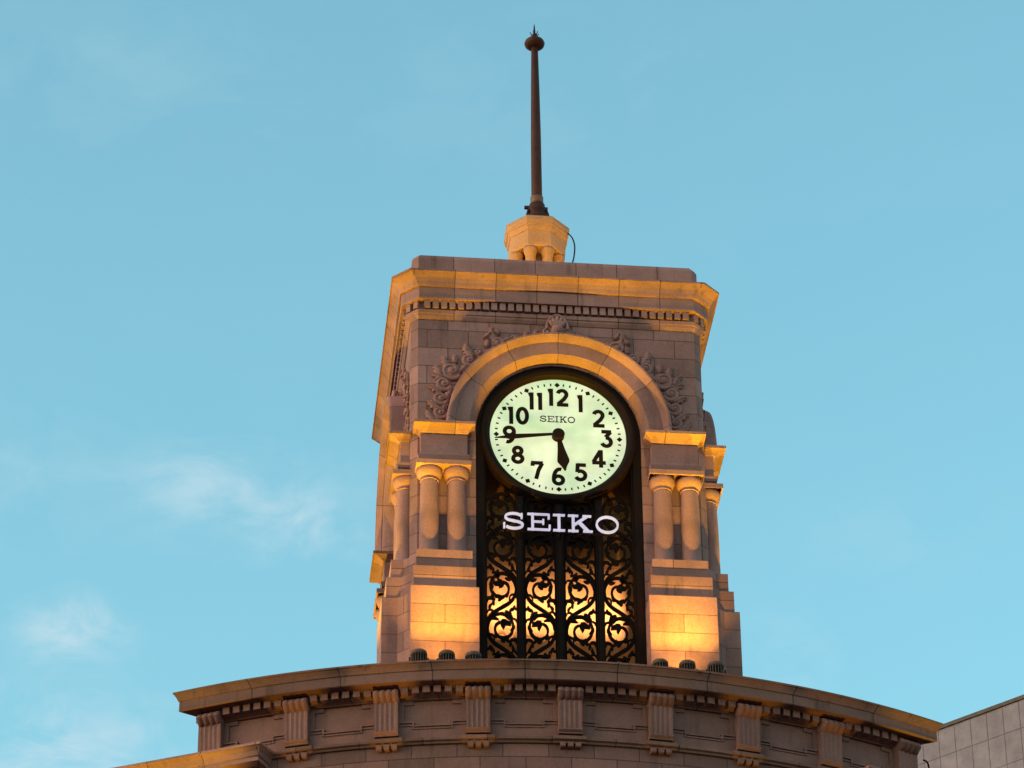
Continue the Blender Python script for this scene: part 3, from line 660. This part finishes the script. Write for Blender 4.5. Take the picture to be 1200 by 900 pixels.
for k in range(-4, 5): cbox(q, k*PB-radians(1.2), k*PB+radians(1.2), RW-.05, RW+.004, -1.45, -.5)
q.build('frieze_panels', 'fplain', BL)
q = MB(); csweep(q, [(RW-.05, -1.53), (RW+.015, -1.525), (RW+.03, -1.49), (RW+.07, -1.47), (RW+.075, -1.415), (RW+.055, -1.40), (RW-.05, -1.395)], -AE+.036, AE-.036)
for k in range(-4, 5): csweep(q, [(RW-.05, -1.535), (RW+.035, -1.53), (RW+.05, -1.495), (RW+.10, -1.475), (RW+.105, -1.405), (RW+.08, -1.385), (RW-.05, -1.38)], k*PB-radians(1.15), k*PB+radians(1.15), 3)
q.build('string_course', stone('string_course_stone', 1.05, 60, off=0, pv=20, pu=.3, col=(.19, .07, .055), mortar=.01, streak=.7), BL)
def bracket(k):
    a = k*PB; ca, sa = cos(a), sin(a)
    q_ = MB()
    def pt(x, y, z): # x across, y outwards from the axis
        return (x*ca + y*sa, x*sa - y*ca, z)
    # fluted body: cross-section across x with four grooves
    xs = []; hw = .19
    nfl = 4; fw_ = .32/nfl; x = -.16
    pl = [(-hw, RW-.02), (-hw, 13.075), (-.16, 13.075)]
    for f in range(nfl):
        x0 = -.16+f*fw_
        for j in range(1, 6): t_ = j/5; pl.append((x0+.008+(fw_-.016)*t_ if j < 5 else x0+fw_-.004, 13.075-.013*sin(pi*t_)))
    pl += [(.16, 13.075), (hw, 13.075), (hw, RW-.02)]
    zs = (-1.27, -.60)
    for (xa, ya), (xb, yb) in zip(pl, pl[1:]): q_.face([pt(xa, ya, zs[0]), pt(xb, yb, zs[0]), pt(xb, yb+.03, zs[1]), pt(xa, ya+.03, zs[1])], smooth=False)
    # foot mouldings
    def slab(hx, prof):
        for (ra, za), (rb, zb) in zip(prof, prof[1:]):
            q_.face([pt(-hx, ra, za), pt(hx, ra, za), pt(hx, rb, zb), pt(-hx, rb, zb)])
        for sx in (-hx, hx): q_.face([pt(sx, r_, z_) for r_, z_ in prof])
    slab(.195, [(RW, -1.27), (13.09, -1.268), (13.10, -1.29), (13.085, -1.31), (13.06, -1.33), (13.06, -1.36), (RW, -1.362)])
    b1 = q_.build('bracket', 'fplain', BL)
    # rolled top with scalloped lobes
    q2 = MB()
    for j in range(4):
        xc = -.153+j*.102
        prof = [(RW+.02, -.375)] + [(13.10+.125*sin(pi*t_/10)**.8+.01, -.385-.305*t_/10) for t_ in range(11)] + [(RW+.02, -.695)]
        n_ = 6
        for s2 in range(n_):
            u0, u1 = s2/n_, (s2+1)/n_
            def q3(u, p): bul = sin(pi*u)**.6; return pt(xc-.051+.102*u, p[0]-.028*(1-bul) if p[0] > RW+.05 else p[0], p[1]+.02*bul*(-1 if p[1] < -.62 else 0))
            for p, pn in zip(prof, prof[1:]): q2.face([q3(u0, p), q3(u1, p), q3(u1, pn), q3(u0, pn)], smooth=True)
        if j in (0, 3):
            uu = 0 if j == 0 else 1; q2.face([q3(uu, p) for p in prof])
    q2.build('scroll', 'fplain', b1)
    for j in (-1, 0, 1):
        q4 = MB(); P = [(j*.125-.045, RW-.04), (j*.125+.045, RW-.04), (j*.125+.045, RW+.075), (j*.125-.045, RW+.075)]
        top = [pt(x, y, -1.53) for x, y in P]; bot = [pt(x*1.0+(.0), y, -1.60) for x, y in P]; b2_ = [pt(j*.125+(x-j*.125)*.8, min(y, RW+.055), -1.615) for x, y in P]
        for A_, B_ in ((top, bot), (bot, b2_)):
            for i in range(4): q4.face([A_[i], A_[(i+1) % 4], B_[(i+1) % 4], B_[i]])
        q4.face(b2_); q4.build('drop', 'fplain', b1)
for k in range(-4, 5): bracket(k)
# heights of the entablature bands, measured down from the top edge
KN = [(.1, .1), (0, 0), (-.15, -.135), (-.37, -.32), (-.52, -.445), (-.625, -.485), (-1.035, -.875), (-1.11, -.945), (-1.36, -1.155), (-1.535, -1.295), (-1.615, -1.375), (-2.0, -1.76)]
def remap(z):
    if z < -2: return z if z < -5 else z+.24
    for (a, fa), (b, fb) in zip(KN, KN[1:]):
        if z >= b: return fb+(fa-fb)*(z-b)/(a-b)
    return z
def fix(o_):
    if o_.type == 'MESH':
        for v in o_.data.vertices: v.co.z = remap(v.co.z)
    for ch in o_.children: fix(ch)
bpy.context.view_layer.update()
for ch in list(BL.children): fix(ch)
# roof slab behind the cornice and the body of the building
q = MB()
P = [(12.9*sin(t_), -12.9*cos(t_)) for t_ in [(-AE+.035)+(2*AE-.07)*i/40 for i in range(41)]] + [(6.0, 6), (-6.0, 6)]
q.loft([(-33.48, P), (-.28, P)]) if False else None
q.loft([(-.6, P), (-.22, P)]); q.build('roof', metal('roof_felt', (.09, .08, .075), .9, 0), BL)
q = MB(); P2 = [(-5.5, 6), (-5.5, -11.0), (5.5, -11.0), (5.5, 6)]
q.loft([(-33.49, P2), (-.62, P2)]); q.build('rear_wall', 'frieze', BL)
# wings, lower than the curved front
for sg in (-1, 1):
    dx, dy = .905*sg, .425
    def wp(along, outw, side=0):           # along the wing front from its inner corner, outwards from the wall
        x = sg*4.94 + dx*along + outw*(dy*sg)*1.0; y = -1.30-CY + dy*along - outw*.905; return (x, y)
    a_, b_ = wp(0, 0), wp(16, 0); c_, d_ = wp(16, -6), wp(1.2, -6); i1 = wp(-.08, -.51); i2 = wp(-.2, -1.25)
    def ring(o_): return [wp(-o_*.6, o_), wp(16, o_), c_, d_, (i2[0]-sg*o_, i2[1]), (i1[0]-sg*o_, i1[1]) ]
    zt = -1.2
    def poly(o_): P_2 = ring(o_); return P_2 if sg > 0 else P_2[::-1]
    q = MB(); q.loft([(zt-.27, poly(-.30)), (zt-.25, poly(-.22)), (zt-.24, poly(-.17)), (zt-.17, poly(-.165)), (zt-.165, poly(-.14)), (zt-.10, poly(-.10)), (zt-.05, poly(-.03)), (zt-.045, poly(0)), (zt, poly(0)), (zt+.02, poly(-.2))])
    q.build('wing_cornice', stone('wing_cornice_stone', .95, 60, off=0, pv=20, pu=.2, streak=.5), BL)
    q = MB(); q.loft([(-33.49, poly(-.42)), (zt-.26, poly(-.42))]); q.build('wing_wall', 'frieze', BL)
cable('cable', [(CX+6.02, CY-11.62, ZT-.60), (CX+6.10, CY-11.60, ZT-.66), (CX+6.12, CY-11.6, ZT-.95), (CX+6.06, CY-11.62, ZT-1.10), (CX+5.9, CY-11.65, ZT-1.16)], .016, 'short dark cable hanging under the right end of the curved cornice')

# ------------------------------------------------------------------ office block on the right
OB = thing('office_building', 'plain grey panelled building behind the right end of the cornice', 'building', (0, 0, 0))
mm = stone('wall_panel', .57, 1.02, off=0, pu=.307, pv=-.33, col=(.225, .15, .19), mortar=.018, streak=.1, jd=.5, var=.03)
OBM = mm
PA = Vector((16.97, 45.99)); dr = Vector((.717, -.697)); zt = Z0+20
A_ = PA-dr*26; B_ = PA+dr*30; nn = Vector((.697, .717))
poly4 = [A_, B_, B_+nn*40, A_+nn*40]
q = MB(); q.loft([(0, [tuple(p) for p in poly4]), (zt-.35, [tuple(p) for p in poly4])]); o = q.build('wall', mm, OB)
OW = o
p5 = [A_-nn*.06-dr*.06, B_-nn*.06+dr*.06, B_+nn*40, A_+nn*40]
q = MB(); q.loft([(zt-.12, [tuple(p) for p in p5]), (zt, [tuple(p) for p in p5])]); q.build('roof_edge', metal('coping', (.10, .06, .06), .7, 0, spec=.1), OB)
q = MB(); q.loft([(zt-.36, [tuple(p) for p in poly4]), (zt-.12, [tuple(p) for p in poly4])]); q.build('coping_course', mm, OB)

# ------------------------------------------------------------------ floodlights
def flood(loc, label, energy, size, tilt, rz=0, group='floodlights on the roof round the tower', blend=1.0, col=(1, .84, .02)):
    t_ = thing('floodlight', label, 'floodlight', loc, rz, group)
    q_ = MB(); q_.lathe([(.09, -.30), (.115, -.27), (.12, -.22), (.12, -.07)], n=24, cap=False); q_.build('housing', 'lampbody', t_)
    q_ = MB(); q_.lathe([(.12, -.085), (.138, -.085), (.138, -.045), (.132, -.02), (.118, -.004), (.105, .0), (.10, -.015), (.02, -.03)], n=32, cap=False); q_.build('hood', 'lampcap', t_)
    q_ = MB()
    for i in range(18):
        a = 2*pi*i/18; ca, sa = cos(a), sin(a); q_.tube([(.116*ca, .116*sa, -.25), (.134*ca, .134*sa, -.22), (.134*ca, .134*sa, -.07)], .0055, 4)
    q_.build('cooling_fins', 'lampcap', t_, weld=False)
    q_ = MB(); q_.lathe([(.001, -.022), (.10, -.018)], n=24, cap=False); q_.build('glass', 'lens', t_)
    q_ = MB(); q_.box(-.165, -.145, -.02, .02, -.52, -.12); q_.box(.145, .165, -.02, .02, -.52, -.12); q_.box(-.165, .165, -.02, .02, -.54, -.52); q_.box(-.03, .03, -.03, .03, -.9, -.54); q_.build('yoke', 'lampbody', t_)
    for e_, sz_, tl_, bl_, *cc in ([(energy, size, tilt, blend)] if not isinstance(energy, list) else energy):
        l_ = bpy.data.lights.new('lamp', 'SPOT'); l_.energy = e_; l_.spot_size = radians(sz_); l_.spot_blend = bl_; l_.color = cc[0] if cc else col; l_.shadow_soft_size = .04
        o_ = bpy.data.objects.new('lamp', l_); COL.objects.link(o_); o_.parent = t_; o_.location = (0, 0, .03)
        d = Vector((0, sin(radians(tl_)), cos(radians(tl_)))) if not isinstance(tl_, tuple) else Vector(tl_).normalized(); o_.rotation_euler = (-d).to_track_quat('Z', 'Y').to_euler()
    return t_
names6 = ['leftmost of the three black floodlights below the left pier', 'middle of the three black floodlights below the left pier', 'black floodlight below the left pier, nearest the grille',
          'black floodlight below the right pier, nearest the grille', 'middle of the three black floodlights below the right pier', 'rightmost of the three black floodlights below the right pier']
for i, x in enumerate((-2.51, -2.05, -1.61, 1.49, 1.945, 2.42)):
    nar = (1450, 34, 4, 1.0) if i not in (2, 3) else (2300, 27, (-x*.92, .85, 7.1), 1.0)
    xc = -2.02 if i < 3 else 2.02
    wide = [(330, 56, ((xc-x)*.30, .66, 1.45), .9, (1, .76, .07))] + ([(120, 96, 42, 1.0, (1, .70, .07))] if i in (1, 4) else [])
    flood((x, -.76, Z0-5.13), names6[i], [nar] + wide, 0, 0)
for sg, nm in ((-1, 'left'), (1, 'right')):
    for j, yy in enumerate((-2.05, 2.05)):
        flood((sg*4.1, YC+yy, Z0-5.5), 'floodlight hidden on the roof beside the %s face of the tower, %s' % (nm, 'near the front' if j == 0 else 'near the back'), 2500, 60, 9, rz=(-sg)*-pi/2 if sg > 0 else -pi/2, group='floodlights on the roof round the tower')

# linear lamp inside the tower, low behind the grille, washing the inner wall
st_ = thing('strip_lamp', 'long linear lamp low inside the tower, washing the wall behind the grille', 'lamp', (0, .72, Z0-5.4))
q = MB(); q.box(-1.2, 1.2, -.05, .05, -.06, -.01); q.build('casing', 'lampbody', st_)
q = MB(); q.box(-1.19, 1.19, -.035, .035, -.012, -.004); q.build('diffuser', 'lens', st_)
for e_, sp_, tl_ in ((46, 7.5, 11.5), (11, 80, 34)):
    l_ = bpy.data.lights.new('lamp', 'AREA'); l_.shape = 'RECTANGLE'; l_.size = 2.3; l_.size_y = .05; l_.energy = e_; l_.spread = radians(sp_); l_.color = (1, .95, .6)
    o_ = bpy.data.objects.new('lamp', l_); COL.objects.link(o_); o_.parent = st_; o_.location = (0, 0, .01)
    o_.rotation_euler = (pi-radians(tl_), 0, 0)
# lamps on the ledges lower down that graze the curved front
for k, e_ in ((-3, 480), (-2, 560), (-1, 420), (1, 150), (2, 380), (3, 360)):
    a = k*PB; x, y, z = cp(13.30, a, -5.2)
    flood((CX+x, CY+y, ZT+z), 'ledge lamp grazing the curved front below the %s' % {-3: 'second bracket from the left', -2: 'third bracket from the left', -1: 'bracket left of the middle one', 1: 'bracket right of the middle one', 2: 'third bracket from the right', 3: 'second bracket from the right'}[k], e_, 15, -.6, rz=a, group='lamps on the lower ledge', blend=.7, col=(1, .72, .03))
for sg in (-1, 1):
    flood((sg*6.6, -1.35, ZT-6.0), 'lamp below the lower cornice on the %s' % ('left' if sg < 0 else 'right'), 1500, 36, 3, group='lamps under the wings', blend=.8, col=(1, .85, .02))

# lamps on the tower roof that light the lantern
for x, y, nm in ((-1.3, -1.75, 'front left'), (1.2, -1.75, 'front right'), (-1.9, .2, 'left'), (1.8, .2, 'right'), (-.05, -1.9, 'front')):
    rz_ = atan2(-x, -y)
    flood((x, YC+y, Z0+3.95), 'lamp hidden behind the tower parapet to the %s of the lantern' % nm, 140, 70, 42, rz=-atan2(LX-x, -y), group='lamps round the lantern', blend=.9, col=(1, .66, .02))
